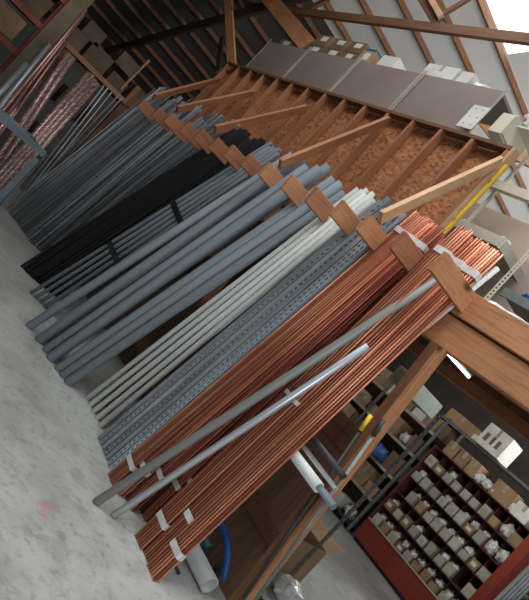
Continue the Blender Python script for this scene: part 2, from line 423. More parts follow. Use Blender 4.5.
# ------------------------------------------------------------------ stud wall (knee wall of the loft)
W0, W1, ZB, ZT = 3.46, 9.15, 2.74, 4.08
e = empty('stud_wall', (3.67, W0, ZB), 'wooden stud wall with orange strand board above the pipe tops', 'stud wall')
def SW(n, a, b, m): return BOX(n, V(a) - V((3.67, W0, ZB)), V(b) - V((3.67, W0, ZB)), m, e)
SW('strand_board', (3.765, W0, ZB), (3.78, W1, ZT), M['osb'])
SW('strand_board', (3.765, W1, ZB), (3.78, 9.16, ZT), M['osb'])
BEAM('top_plate', (3.715, W0, ZT + .02), (3.715, W1, ZT + .02), .10, .04, M['wood_brown'], e, off=(3.67, W0, ZB))
BEAM('bottom_plate', (3.715, W0, ZB + .02), (3.715, W1, ZB + .02), .10, .04, M['wood'], e, off=(3.67, W0, ZB))
for k in range(15):
    y = W0 + .02 + k * .402
    BEAM('stud', (3.715, y, ZB + .04), (3.715, y, ZT), .038 , .095, M['wood_red'], e, (1, 0, 0), off=(3.67, W0, ZB))
BEAM('end_stud', (3.715, W0 - .022, ZB), (3.715, W0 - .022, ZT + .04), .036, .10, M['wood_light'], e, (1, 0, 0), off=(3.67, W0, ZB))
for i, (y0, y1, z1) in enumerate(((3.12, 3.44, 3.94), (4.58, 4.98, 3.98), (6.03, 6.36, 3.80), (7.2, 7.7, 3.75), (8.1, 8.9, 3.75))):
    o = BEAM('diagonal_brace', (2.84, y0 + .03, 2.75), (3.655, y1, z1), .04, .1, M['wood_light'] if i == 0 else M['wood_red'])
    tag(o, 'diagonal wooden brace from arm up to stud wall, %s from the near end' % ORD[i], 'brace', 'diagonal braces')
# yellow level
e = empty('spirit_level', (3.72, W0 - .055, 2.76), 'yellow level standing against the near end of the stud wall', 'level')
BOX('level_body', (-.028, -.012, 0), (.0, .012, 1.2), M['yellow'], e, .002)
for z in (.15, .57, 1.0): BOX('vial', (-.029, -.006, z - .02), (-.0275, .006, z + .02), M['green_metal'], e)
# ------------------------------------------------------------------ shelving backs over the wall
UW = 1.19; y = 4.15; k = 0
while k < 4:
    e = empty('steel_shelving', (3.85, y, 2.74), 'taupe steel shelving unit showing its back above the wall, %s from the right' % ORD[k], 'shelving unit', 'shelving units on the loft')
    BOX('back_panel', (0, .02, .02), (.008, UW - .02, 2.03), M['taupe'], e)
    for zz in (.05, .6, 1.2, 1.97): BOX('shelf', (.01, .02, zz), (.5, UW - .02, zz + .03), M['taupe'], e)
    for yy in (0.0, UW - .04):
        for xx in (-.012, .47):
            bm = perforated(2.07, (0, .012, .023, .035), .044, .018)
            u = obj('upright', bm, M['strip'], e); u.location = (xx, yy, 0)
    y += UW + .006; k += 1
# objects on top of the shelving (z 4.73)
ZS = 4.745
def topbox(y0, y1, h, x0=3.95, x1=4.3, mat='card', lab='', z=ZS, lbl=True):
    e = carton((x0, y0, z), (x1, y1, z + h), M[mat], lab, 'cartons on top of the shelving', tape=False)
    if lbl:
        BOX('paper_label', (-(x1 - x0) / 2 - .003, -(y1 - y0) * .3, h * .45), (-(x1 - x0) / 2, (y1 - y0) * .15, h * .85), M['white'], e)
tb = [(8.5, 8.88, .2), (8.1, 8.46, .3), (7.66, 8.06, .2), (7.2, 7.6, .2), (6.85, 7.16, .2), (6.55, 6.82, .28)]
for i, (a, b_, h) in enumerate(tb):
    topbox(a, b_, h, mat='card_dark' if i < 5 else 'card', lab='brown carton on top of the loft shelving, %s from the far end' % ORD[i])
for i, (a, b_, h) in enumerate(((7.68, 8.03, .2), (7.24, 7.6, .18), (6.85, 7.18, .18))):
    topbox(a, b_, h, mat='card_dark', z=ZS + .203, lab='brown carton stacked second-high on the loft shelving, %s of three' % ORD[i])
carton((4.0, 6.15, ZS), (4.3, 6.45, ZS + .3), M['white'], 'white carton beside the brown cartons on the loft shelving', tape=False)
o = BOX('cloth_pack', (3.95, 6.56, ZS + .283), (4.2, 6.8, ZS + .32), M['teal'], None, .01); tag(o, 'blue-green flat pack lying on the cartons above the shelving', 'pack')
def onshelf(x, y): return at(x, y, X=4.05).y
carton((3.92, onshelf(464, 80), ZS + .055), (4.3, onshelf(434, 72), ZS + .24), M['white'], 'long white carton on top of the loft shelving near its right end', openbox=False)
carton((3.92, onshelf(479, 84), ZS + .055), (4.25, onshelf(468, 80), ZS + .22), M['white'], 'small white carton right of the long white one on the shelving', tape=False)
for i, (xx, r_) in enumerate(((485, .09), (492, .09))):
    blob('plastic_bag', (4.05, onshelf(xx, 86), ZS + .055), r_, M['bag'], 'crumpled white bag at the right end of the shelving top, %s from left' % ORD[i])
# white punched plate leaning at the corner
e = empty('punched_plate', (3.80, 3.98, 4.14), 'white steel plate with punched holes hanging at the shelving corner', 'plate')
pb = at(462, 138, X=3.80); pt = at(481, 100, X=3.80); pr = at(486, 118, X=3.80)
c = at(473, 117, X=3.77)
e.location = c
bm = bmesh.new(); bx(bm, (-.004, -.10, -.135), (.004, .10, .135), .002)
u = obj('plate_body', bm, M['white'], e)
for zz in (-.09, .0, .09):
    for yy in (-.05, .04):
        bm = bmesh.new(); bmesh.ops.create_cone(bm, cap_ends=True, segments=10, radius1=.008, radius2=.008, depth=.011, matrix=Matrix.Translation((0, yy, zz)) @ Matrix.Rotation(math.pi / 2, 4, 'Y'))
        obj('punched_hole', bm, M['steel'], e)
# cream end shelves with fittings
e = empty('fitting_rack', (4.0, 3.75, 4.2), 'cream open steel tray rack at the near end of the loft shelving', 'shelving unit')
E0 = V((4.0, 3.75, 4.2))
def FR(n, a, b, m): return BOX(n, V(a) - E0, V(b) - E0, m, e)
FR('shelf', (3.92, 3.93, 4.36), (4.3, 4.08, 4.38), M['cream'])
FR('side_panel', (3.92, 3.91, 4.38), (4.3, 3.93, 4.60), M['cream'])
FR('front_strip', (3.90, 3.91, 4.36), (3.92, 4.06, 4.58), M['cream'])
FR('shelf', (4.0, 3.65, 4.54), (4.4, 3.91, 4.56), M['cream'])
FR('leg', (4.38, 3.89, 2.75), (4.41, 3.92, 4.54), M['cream'])
FR('leg', (4.38, 4.05, 2.75), (4.41, 4.08, 4.54), M['cream'])
for i in range(12):
    p = V((4.05 + .06 * (i % 3), 3.70 + .05 * (i % 5), 4.563 + (.07 if i > 5 else 0)))
    blob('pipe_fitting', p, .055, M['white'] if i % 4 else M['steel'], 'small pale pipe fitting in the cream tray rack at the wall corner', 'pipe fitting', 'fittings in the cream tray rack', (1, 1, 1), .3)
# cream shelving further right on the loft
e = empty('cream_shelving', (4.3, 2.2, 2.74), 'cream steel shelving with tan back panels right of the wall end', 'shelving unit')
E0 = V((4.3, 2.2, 2.74))
FR('back_panel', (4.85, 1.6, 2.76), (4.87, 4.6, 4.1), M['tan'])
FR('shelf', (4.3, 1.6, 4.08), (4.42, 4.6, 4.12), M['cream'])
FR('shelf_lip', (4.28, 1.6, 4.04), (4.3, 4.6, 4.13), M['cream'])
FR('shelf', (4.3, 3.36, 3.55), (4.85, 4.6, 3.58), M['cream'])
FR('shelf_lip', (4.28, 3.36, 3.52), (4.3, 4.6, 3.62), M['cream'])
FR('side_lip', (4.3, 3.34, 3.52), (4.85, 3.36, 3.62), M['cream'])
FR('shelf', (4.3, 1.6, 3.18), (4.85, 3.0, 3.21), M['steel'])
FR('shelf_lip', (4.28, 1.6, 3.15), (4.3, 3.0, 3.23), M['steel'])
u = obj('upright', perforated(1.3, (0, .015, .035, .05), .036, .018), M['cream'], e); u.location = (-.03, .83, .02)
for i in range(4): blob('plastic_bag', (4.42, 2.8 - .26 * i, 3.21), .09, M['bag'] if i % 2 else M['blue'], '%s bag of fittings on the cream shelving lower shelf, %s from left' % ('clear' if i % 2 else 'blue', ORD[i]), group='bags on the cream shelving')
for i in range(3): blob('plastic_bag', (4.5, 3.5 + .25 * i, 3.58), .09, M['bag'], 'white bag on the cream shelf above the copper ends, %s from right' % ORD[i], group='white bags on the upper cream shelf')
# pipe insulation tray etc behind
# ------------------------------------------------------------------ pipe bundles
allL = {}
def bundle(key, name, me, r, B0, B1, T0, T1, na, nb, label, cat, group, LB_=(.0, .0), jit=.0, jt=.0, roll=False, base=1.0, lenj=.0):
    B0, B1, T0, T1 = V(B0), V(B1), V(T0), V(T1)
    out = []
    for b_ in range(nb):
        n = na - (b_ % 2)
        for a in range(n):
            f = (a + .5 * (b_ % 2)) / max(1, na - 1)
            p = B0.lerp(B1, f); q = T0.lerp(T1, f)
            dp = b_ * r * 1.80
            ax = (q - p).normalized(); n_ = V((1, 0, 0)); n_ = (n_ - ax * n_.dot(ax)).normalized()
            p = p + n_ * dp; q = q + n_ * dp; p.z = max(p.z, 0)
            p.z = 0; q = q + V((random.uniform(-jt, jt), random.uniform(-jt, jt) * .5, 0))
            q = q + ax * random.uniform(-lenj, lenj)
            p = p + V((random.uniform(-jit, jit), random.uniform(-jit, jit), 0))
            # foot rests on the floor: lift so the rim touches
            tilt = math.sqrt(max(0, 1 - ax.z ** 2)); p.z = r * tilt + .001
            inst(name, me, p, q, label, cat, group, base=base, up=(-1, 0, 0), roll=0)
            out.append((p, q))
    allL[key] = out
    return out
def pack(key, name, me, r, cb, ct, wdir, nw, nl, label, cat, group, jit=0, lenj=.0, base=1.0, spread=1.0, dxl=1.0):
    """tied bundle: nw across, nl deep, centred on cb (floor) and ct (top); wdir = width direction"""
    cb, ct = V(cb), V(ct); ax = (ct - cb).normalized(); w = V(wdir); w = (w - ax * w.dot(ax)).normalized(); d = ax.cross(w)
    if d.x < 0: d = -d
    hw = w * (nw - 1) * r * 1.28
    return bundle(key, name, me, r, cb - hw * spread, cb + hw * spread, ct - hw, ct + hw, nw, nl, label, cat, group, jit=jit, lenj=lenj, base=base)
mcop = tube_mesh('copper_pipe', .0088, 1.0, M['copper'], 12, .0015)
mcopd = tube_mesh('copper_pipe', .0088, 1.0, M['copper_dark'], 10, .0015)
mcon = tube_mesh('conduit', .0125, 1.0, M['conduit'], 10, .002)
mblk = tube_mesh('black_pipe', .019, 1.0, M['black'], 12, .003)
mg = tube_mesh('grey_pipe', .021, 1.0, M['pvc_grey'], 14, .003)
mG = tube_mesh('large_grey_pipe', .052, 1.0, M['pvc_grey'], 24, .006)
mG2 = tube_mesh('large_grey_pipe', .044, 1.0, M['pvc_grey'], 20, .004)
mw = tube_mesh('white_pipe', .024, 1.0, M['pvc_white'], 16, .003)
# copper C: three tied bundles in the nearest slot
def avg(a, b_): return (V(a) + V(b_)) / 2
cC = [((2.93, 2.80), (3.03, 2.66)), ((2.95, 2.67), (3.09, 2.56)), ((2.93, 2.54), (3.12, 2.455))]
for i, (bt, tp) in enumerate(cC):
    nm = ['upper left', 'middle', 'lowest, front'][i]
    L = pack('C%d' % i, 'copper_pipe', mcop, .0095, (*bt, 0), (*tp, 3.02), (0, -1, 0), 6 if i != 1 else 5, 4, 'thin copper pipe in the %s tied bundle of the nearest rack slot' % nm, 'pipe', 'copper pipes, nearest slot, %s bundle' % nm, lenj=.02)
    band('label_tape', L, .075 if i != 1 else .13, .05, .0095, M['tape'], 'white label tape low on the %s near copper bundle' % nm, group=None)
    band('label_tape', L, .93, .05, .0095, M['tape'], 'white label tape near the top of the %s near copper bundle' % nm)
    if i == 0: band('label_tape', L, .47 + .1 * i, .03, .0095, M['tape'], 'pale tape halfway up the %s near copper bundle' % nm)
# copper A & B in the second slot
cA = [((2.90, 3.42), (3.03, 3.06), 6, 3), ((2.93, 3.31), (3.04, 2.97), 5, 3), ((3.0, 3.2), (3.06, 2.89), 6, 3)]
cB = [((3.12, 3.15), (3.12, 2.93), 6, 3), ((3.14, 3.03), (3.16, 2.85), 6, 3)]
for i, (bt, tp, nw, nl) in enumerate(cA):
    nm = ['leftmost', 'second', 'third'][i]
    L = pack('A%d' % i, 'copper_pipe', mcop if i < 2 else mcopd, .0095, (*bt, 0), (*tp, 2.97), (0, -1, 0), nw, nl, 'thin copper pipe in the %s tied bundle right of the slotted channels' % nm, 'pipe', 'copper pipes, second slot, %s bundle' % nm, lenj=.02)
    band('label_tape', L, .07 + .02 * i, .045, .0095, M['tape'], 'white label tape near the foot of the %s copper bundle beside the channels' % nm)
    band('label_tape', L, .94, .045, .0095, M['tape'], 'white label tape at the top of the %s copper bundle beside the channels' % nm)
for i, (bt, tp, nw, nl) in enumerate(cB):
    nm = ['left', 'right'][i]
    L = pack('B%d' % i, 'copper_pipe', mcopd, .0095, (*bt, 0), (*tp, 2.95), (0, -1, 0), nw, nl, 'dark copper pipe in the %s bundle behind the loose grey pipe' % nm, 'pipe', 'dark copper pipes, %s bundle' % nm, lenj=.02)
    band('label_tape', L, .12 + .03 * i, .045, .0095, M['tape'], 'white label tape near the foot of the %s dark copper bundle' % nm)
# loose grey pipe and zinc pipe across the copper
mj = tube_mesh('loose_pipe', .031, 1.0, simple('pvc_old', (.22, .23, .21), (.32, .33, .31), 2, (2, 2, .5), .4, .15), 22, .004)
mj2 = tube_mesh('zinc_pipe', .026, 1.0, simple('zinc', (.42, .46, .48), (.6, .64, .66), 3, (3, 3, .5), .3, .5), 20, .004)
inst('loose_pipe', mj, (2.63, 3.05, .01), at(452, 270, X=3.1), 'loose grey-green pipe leaning across the front of the copper bundles', 'pipe')
inst('zinc_pipe', mj2, (2.765, 2.98, .01), at(368, 346, X=2.99), 'shorter shiny zinc pipe below the loose grey-green pipe', 'pipe')
inst('cream_pipe', tube_mesh('cream_pipe', .02, 1.0, M['pvc_white'], 16, .003), (3.22, 2.92, .01), at(498, 268, X=3.2), 'cream pipe tip showing right of the nearest copper tops', 'pipe')
# strut channels
ms = strut_mesh(3.05, M['strut']); ms0 = strut_mesh(3.05, M['strut'], False); msb = strut_mesh(3.05, M['strut_bright'])
ns = 7
for b_ in range(2):
    for a in range(ns):
        f = a / (ns - 1)
        p = V((2.97 + .045 * b_, 3.95 - .38 * f, .008)); q = V((3.02 + .045 * b_, 3.455 - .27 * f, 2.93 + .06 * math.sin(a * 2.1)))
        me = msb if (a == ns - 1 and b_ == 0) else (ms if a in (1, 3, 5, 6) else ms0)
        lb = 'bright slotted steel channel at the right edge next to the copper' if me is msb else ('slotted grey steel channel in the row between white pipes and copper' if me is ms else 'plain-backed grey steel channel in the row between white pipes and copper')
        inst('strut_channel', me, p, q, lb, 'steel channel', None if me is msb else ('slotted steel channels' if me is ms else 'plain steel channels'), base=3.05, up=(1, 0, 0), roll=0)
# white pipes
L = bundle('w', 'white_pipe', mw, .024, (3.03, 4.60, 0), (3.06, 4.20, 0), (3.04, 3.79, 2.97), (3.04, 3.57, 2.95), 5, 2, 'off-white plastic pipe in the slot left of the steel channels', 'pipe', 'white plastic pipes', lenj=.04)
# large grey pipes
G = [((2.56, 5.50), (3.03, 4.86), mG2, 2.95), ((2.64, 5.30), (3.02, 4.72), mG, 2.95), ((2.68, 5.14), (2.99, 4.48), mG2, 2.90), ((2.71, 5.02), (3.02, 4.36), mG, 2.95), ((2.77, 4.88), (3.05, 4.14), mG2, 2.93), ((2.80, 4.79), (3.07, 4.05), mG2, 2.93), ((2.83, 4.70), (3.10, 3.96), mG2, 2.88),
     ((2.76, 5.38), (3.14, 4.80), mG2, 3.0), ((2.80, 5.2), (3.14, 4.45), mG, 3.05), ((2.86, 4.98), (3.16, 4.22), mG2, 2.95)]
Gd = ['leftmost, leaning out over the floor', 'second from left', 'third from left', 'fourth from left', 'fifth from left', 'sixth from left', 'rightmost, beside the dark gap', 'behind the leftmost ones', 'behind the middle ones', 'behind the right-hand ones']
for i, ((bx_, by_), (tx, ty), me, z) in enumerate(G):
    inst('large_grey_pipe', me, (bx_, by_, .012), (tx, ty, z), 'large grey plastic pipe, ' + Gd[i], 'pipe', 'large grey pipes')
# thin grey with black straps
L = bundle('g', 'grey_pipe', mg, .021, (2.80, 6.58, 0), (3.02, 6.36, 0), (3.0, 5.28, 2.93), (3.02, 5.04, 2.93), 5, 2, 'grey plastic pipe in the strapped bundle left of the large pipes', 'pipe', 'strapped grey pipes', lenj=.04)
for t in (.35, .62): band('black_strap', L, t, .07, .021, M['tape_black'], 'black strap round the grey pipes, %s' % ('lower one' if t < .5 else 'upper one'), 'strap')
# black pipes
L = bundle('b', 'black_pipe', mblk, .019, (2.98, 7.22, 0), (3.23, 7.12, 0), (3.0, 5.67, 2.92), (3.02, 5.40, 2.93), 8, 3, 'black iron pipe in the near half of the black pipe stack', 'pipe', 'near black pipes', jit=.012, jt=.012, lenj=.06)
L = bundle('b2', 'black_pipe', mblk, .019, (2.82, 7.38, 0), (2.96, 7.22, 0), (3.0, 6.05, 2.92), (3.02, 5.76, 2.93), 8, 3, 'black iron pipe in the far half of the black pipe stack', 'pipe', 'far black pipes', jit=.012, jt=.012, lenj=.05)
# thin conduits
def fl(x, y): p = at(x, y, Z=0); return (p.x, p.y)
ca = [('f1', fl(6, 210), fl(17, 223), (3.02, 8.85), (3.02, 8.2), 13), ('f2', fl(18, 224), fl(28, 238), (3.02, 8.05), (3.02, 7.56), 12), ('f3', fl(28, 240), fl(39, 250), (3.02, 7.46), (3.02, 7.06), 11), ('f4', fl(38, 246), fl(50, 256), (3.03, 6.97), (3.03, 6.54), 11), ('f5', fl(50, 256), fl(64, 263), (3.03, 6.46), (3.03, 6.12), 10)]
for i, (k, b0, b1, t0, t1, n) in enumerate(ca):
    L = bundle(k, 'conduit', mcon, .0115, (*b0, 0), (*b1, 0), (*t0, 2.9), (*t1, 2.93), n, 2, 'thin galvanised conduit in the %s slot from the far end' % ORD[i], 'conduit', 'galvanised conduits, %s slot' % ORD[i], jit=.03, jt=.02, lenj=.12)
o = band('blue_tie', allL['f3'][:10], .1, .02, .0115, M['blue'], 'blue tie round thin conduits near the floor', 'tie')
# ------------------------------------------------------------------ far end cross rack
e = empty('cross_rail', (1.8, 10.7, 2.6), 'thin brown wooden rail crossing behind the far loose pipes', 'rail')
BEAM('rail_board', (.32, 0, 0), (1.75, 0, .04), .05, .08, M['wood_roof'], e)
o = BEAM('rail_stick', (3.2, 10.6, 2.72), (3.22, 10.6, 3.42), .04, .04, M['wood_roof']); tag(o, 'short upright stick at the right end of the far rail', 'stick')
o = BEAM('rail_post', (2.22, 10.78, 0), (2.22, 10.78, 2.6), .09, .09, M['wood_brown']); tag(o, 'far rail post on the left', 'post')
o = BEAM('rail_post', (3.45, 10.78, 0), (3.45, 10.78, 3.0), .09, .09, M['wood_brown']); tag(o, 'far rail post on the right beside the conduits', 'post')
o = BEAM('wood_post', at(-6, 80, Y=11.5) * 1.0, at(104, -12, Y=11.5), .28, .06, M['wood_light'] if False else simple('old_board', (.13, .10, .062), (.19, .15, .09), 3, (1, 1, 1), .8), None, (1, 0, 0))
p = o.matrix_world.translation
bpy.data.objects.remove(o)
o = BEAM('wood_post', (2.02, 11.5, 0), (2.02, 11.5, 4.6), .06, .28, MC['old_board'], None, (1, 0, 0)); tag(o, 'tall grey-brown wooden post in the top left corner', 'post')
e = empty('pallet_rack', (.8, 12.0, 0), 'pallet rack with red beams in the top left corner', 'rack')
for z in (1.98, 2.6, 3.2):
    BOX('beam', (-2.4, -.05, z - .05), (1.15, 0, z + .05), M['orange_red'], e); BOX('shelf', (-2.4, 0, z - .02), (1.15, .9, z + .04), M['wood_dark'], e)
for x in (-2.4, -.6, 1.15): BOX('upright', (x - .04, 0, 0), (x + .04, .08, 4.0), M['orange_red'], e)
for i, (x0, x1, z, h, m, ob) in enumerate(((1.0, 1.75, 2.05, .42, 'card', False), (.3, .9, 2.05, .45, 'card', False), (1.15, 1.85, 2.65, .4, 'card_dark', True), (.4, 1.05, 2.65, .42, 'card', False), (1.0, 1.8, 3.25, .4, 'card_dark', False))):
    carton((x0, 12.05, z), (x1, 12.6, z + h), M[m], 'carton on the red-beamed rack, %s' % ['lower shelf right', 'lower shelf left', 'middle shelf right, open', 'middle shelf left', 'top shelf'][i], 'cartons on the red-beamed rack', openbox=ob)
# storage shelf right of the post, with dark boxes
e = empty('storage_shelf', (3.4, 12.3, 0), 'dark shelf with cartons behind the far rail', 'shelf')
for z in (.9, 1.8, 2.75): BOX('board', (-1.2, 0, z - .04), (1.3, .8, z), M['wood_dark'], e)
for x in (-1.2, 0, 1.25): BOX('leg', (x, .0, 0), (x + .06, .06, 2.75), M['wood_dark'], e)
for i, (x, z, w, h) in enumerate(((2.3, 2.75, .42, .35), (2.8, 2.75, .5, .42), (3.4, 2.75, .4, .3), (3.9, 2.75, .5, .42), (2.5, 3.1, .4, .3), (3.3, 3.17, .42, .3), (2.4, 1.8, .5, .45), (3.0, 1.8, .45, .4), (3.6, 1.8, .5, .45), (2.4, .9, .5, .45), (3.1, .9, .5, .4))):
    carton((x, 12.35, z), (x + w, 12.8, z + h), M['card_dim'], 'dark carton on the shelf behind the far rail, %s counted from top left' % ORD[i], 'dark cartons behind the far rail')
# wrapped copper pipes leaning on it
mwrap = copper('wrapped_copper', (.32, .16, .13), (.50, .27, .22), (.66, .5, .47))
m_, nt_, b_ = nodes('copper_film')
cf = coords(nt_, (1, 1, 1)); wv = nt_.nodes.new('ShaderNodeTexWave'); wv.bands_direction = 'DIAGONAL'; wv.inputs['Scale'].default_value = 14; wv.inputs['Distortion'].default_value = 14
nt_.links.new(cf, wv.inputs['Vector']); cc = ramp(nt_, wv.outputs['Fac'], [(.2, (.25, .13, .105)), (.7, (.35, .21, .18)), (.97, (.55, .46, .44))])
nt_.links.new(cc, b_.inputs['Base Color']); b_.inputs['Roughness'].default_value = .25; b_.inputs['Metallic'].default_value = .3
mfilm = tube_mesh('wrapped_pipe', .045, 1.0, m_, 16, .004)
mfilm2 = tube_mesh('bare_copper_pipe', .03, 1.0, mwrap, 14, .003)
mbl = tube_mesh('blue_grey_pipe', .05, 1.0, M['conduit'], 18, .005)
def lean(px0, px1, Y0, Y1, me, name, label, group=None, cat='pipe'):
    q = at(*px1, Y=Y1); p = at(*px0, Y=Y0)
    d = (q - p); 
    s = (q.z - .02) / (q.z - p.z); p = q - d * s
    inst(name, me, p, q, label, cat, group)
wr = [((34, 150), (68, 55), 'left of the pair below the rail'), ((40, 152), (73, 59), 'right of the pair below the rail')]
sets = [((29, 112), (69, 53), mfilm, 'left pipe of the film-wrapped copper pair'), ((34, 116), (73, 57), mfilm, 'right pipe of the film-wrapped copper pair'),
        ((56, 110), (89, 73), mfilm, 'first of four film-wrapped copper pipes right of the pair'), ((58, 115), (93, 76), mfilm, 'second of four film-wrapped copper pipes right of the pair'), ((60, 119), (95, 80), mfilm, 'third of four film-wrapped copper pipes right of the pair'), ((66, 120), (98, 84), mfilm, 'fourth of four film-wrapped copper pipes right of the pair'),
        ((32, 75), (86, 10), mfilm2, 'tallest copper pipe leaning at the top left'), ((36, 76), (84, 14), mfilm2, 'second tall copper pipe leaning at the top left'), ((12, 106), (56, 50), mfilm2, 'bare copper pipe left of the film-wrapped pair'), ((20, 106), (66, 42), mfilm2, 'bare copper pipe just left of the film-wrapped pair'),
        ((15, 110), (40, 80), mfilm, 'short wrapped copper pipe at the left edge'), ((0, 106), (50, 45), mbl, 'blue-grey pipe at the left beside the post'), ((-4, 97), (27, 64), mbl, 'shorter blue-grey pipe at the left edge')]
for i, (a, b__, me, lab) in enumerate(sets):
    # top rests at the rail, foot on the floor nearer by ~.7 m
    q = at(*b__, Y=10.55); r0 = at(*a, Y=10.25)
    d = q - r0; s = (q.z - .02) / (q.z - r0.z); p = q - d * s
    p.y = max(p.y, 8.6)
    inst(me.name, me, p, q, lab, 'pipe', 'loose pipes at the far left')
mrod = tube_mesh('thin_rod', .012, 1.0, M['conduit'], 8, .002)
for i, (a, b__) in enumerate((((12, 212), (108, 88)), ((14, 214), (112, 92)), ((10, 208), (104, 86)), ((20, 200), (118, 96)), ((24, 206), (122, 98)), ((30, 196), (128, 103)))):
    p = at(*a, Z=.01); p.z = .01; q = at(*b__, Y=10.5)
    inst('thin_rod', mrod, p, q, 'long thin rod standing apart, %s from left, left of the conduits' % ORD[i], 'rod', 'thin rods')
# blue grey steel stand at left edge
e = empty('steel_stand', (2.0, 7.0, 0), 'blue-grey angle iron stand at the left edge', 'stand')
def angle(n, a, b_): return BOX(n, a, b_, M['bluegrey'], e)
angle('leg', (0, -.06, 0), (.008, .0, 1.3)); angle('leg_flange', (-.075, 0, 0), (.0, .008, 1.2))
angle('top_rail', (-1.6, -.004, 1.245), (0, .004, 1.32)); angle('top_flange', (-1.6, .004, 1.312), (0, .10, 1.32))
angle('leg', (-1.6, -.06, 0), (-1.592, 0, 1.3))
angle('side_rail', (0, 0.01, 1.24), (.008, .9, 1.3)); angle('leg', (0, .9, 0), (.008, .96, 1.3)); angle('leg', (-1.6, .9, 0), (-1.592, .96, 1.3)); angle('back_rail', (-1.6, .95, 1.24), (0, .96, 1.3))
angle('side_rail', (-1.6, 0.01, 1.24), (-1.592, .9, 1.3))
# ------------------------------------------------------------------ low storage beside the nearest post
def lying(name, r, a, b_, mat, label, wall=None, cat='pipe', seg=28):
    me = tube_mesh(name, r, 1.0, mat, seg, wall or r * .12)
    return inst(name, me, a, b_, label, cat)
lying('white_drain_pipe', .066, (3.46, 2.53, .067), (3.43, 4.2, .067), M['pvc_white'], 'wide white drain pipe lying on the floor behind the copper, open end forward', .010)
lying('teal_pipe', .05, at(210, 551, Z=.052), at(210, 551, Z=.052) + V((0, 1.2, 0)), M['teal'], 'teal pipe lying right of the wide white drain pipe')
lying('black_conduit', .012, (3.24, 2.62, .013), (3.2, 3.9, .013), M['dark'], 'thin black pipe lying left of the wide white drain pipe')
lying('black_conduit', .012, (3.29, 2.76, .013), (3.25, 3.9, .013), M['dark'], 'second thin black pipe beside the wide white drain pipe')
# blue hose: bent tube
def hose(name, pts, r, mat, label, cat):
    cu = bpy.data.curves.new(name, 'CURVE'); cu.dimensions = '3D'; sp = cu.splines.new('NURBS'); sp.points.add(len(pts) - 1)
    for i, p in enumerate(pts): sp.points[i].co = (*p, 1)
    sp.use_endpoint_u = True; sp.order_u = 3; cu.bevel_depth = r; cu.bevel_resolution = 4; cu.use_fill_caps = True; cu.resolution_u = 6
    tmp = bpy.data.objects.new(name, cu); COL.objects.link(tmp)
    dg = bpy.context.evaluated_depsgraph_get(); me = bpy.data.meshes.new_from_object(tmp.evaluated_get(dg))
    bpy.data.objects.remove(tmp); me.materials.clear(); me.materials.append(mat)
    for p in me.polygons: p.use_smooth = True
    o = bpy.data.objects.new(name, me); COL.objects.link(o); return tag(o, label, cat)
hose('blue_hose', [at(208, 505, X=3.64), at(217, 515, X=3.62), at(226, 535, X=3.6), at(228, 555, X=3.58), at(225, 570, X=3.57), at(223, 579, X=3.56)], .03, M['blue'], 'blue hose hanging down in front of the plywood', 'hose')
# dark slotted channel lying forward
o = inst('floor_channel', strut_mesh(3.05, M['dark']), at(214, 570, Z=.06), at(262, 600, Z=.06), 'black steel channel lying at the foot of the near post', 'steel channel', base=3.05)
# pipes lying on brackets above: open ends forward
def stored(name, r, px_, X, L, mat, label, wall=None):
    p = at(*px_, X=X); return lying(name, r, p, p + V((0, L, .02)), mat, label, wall)
stored('white_drain_pipe', .037, (319, 488), 3.125, .75, M['pvc_white'], 'white plastic pipe stored under the rack, larger open end', .006)
stored('white_pipe', .016, (336, 489), 3.17, .75, M['pvc_white'], 'thin white pipe stored under the rack right of the larger one')
stored('grey_pipe', .024, (334, 507), 3.16, .6, M['pvc_grey'], 'short grey pipe stored under the rack below the white ones')
stored('grey_channel', .022, (344, 477), 3.14, .7, M['dark'], 'dark grey tube stored under the rack above the white ones')
e = empty('pipe_bracket', (3.15, 2.78, 0), 'steel bracket carrying the stored short pipes under the rack', 'bracket')
BOX('bracket_arm', (-.06, -.02, .95), (.14, .02, .97), M['dark'], e); BOX('bracket_leg', (.12, -.02, 0), (.15, .02, 1.25), M['dark'], e)
# leaning tools by the post
def stickp(name, a, b_, r, mat, label, cat, Xa=3.6, tipm=None):
    p = at(*a, X=Xa); q = at(*b_, X=Xa)
    d = q - p; s = (q.z - .01) / (q.z - p.z); p = q - d * s
    e = empty(name, p, label, cat)
    me = tube_mesh(name, r, (q - p).length, mat, 12, r * .3); o = bpy.data.objects.new('shaft', me); COL.objects.link(o); o.parent = e
    o.matrix_local = frame(p, q)
    if tipm:
        me = tube_mesh(name, r * 1.6, .12, tipm, 12, r * .3); o = bpy.data.objects.new('grip', me); COL.objects.link(o); o.parent = e
        o.matrix_local = Matrix.Translation(frame(p, q).to_3x3() @ V((0, 0, (q - p).length - .12))) @ frame(p, q)
    return e
stickp('pry_bar', (262, 572), (371, 415), .010, M['dark'], 'black bar with a yellow tip leaning by the near post', 'bar', 3.182, M['yellow'])
stickp('steel_pole', (271, 578), (384, 420), .011, M['steel'], 'grey steel pole with a black knob leaning right of the black bar', 'pole', 3.17, M['dark'])
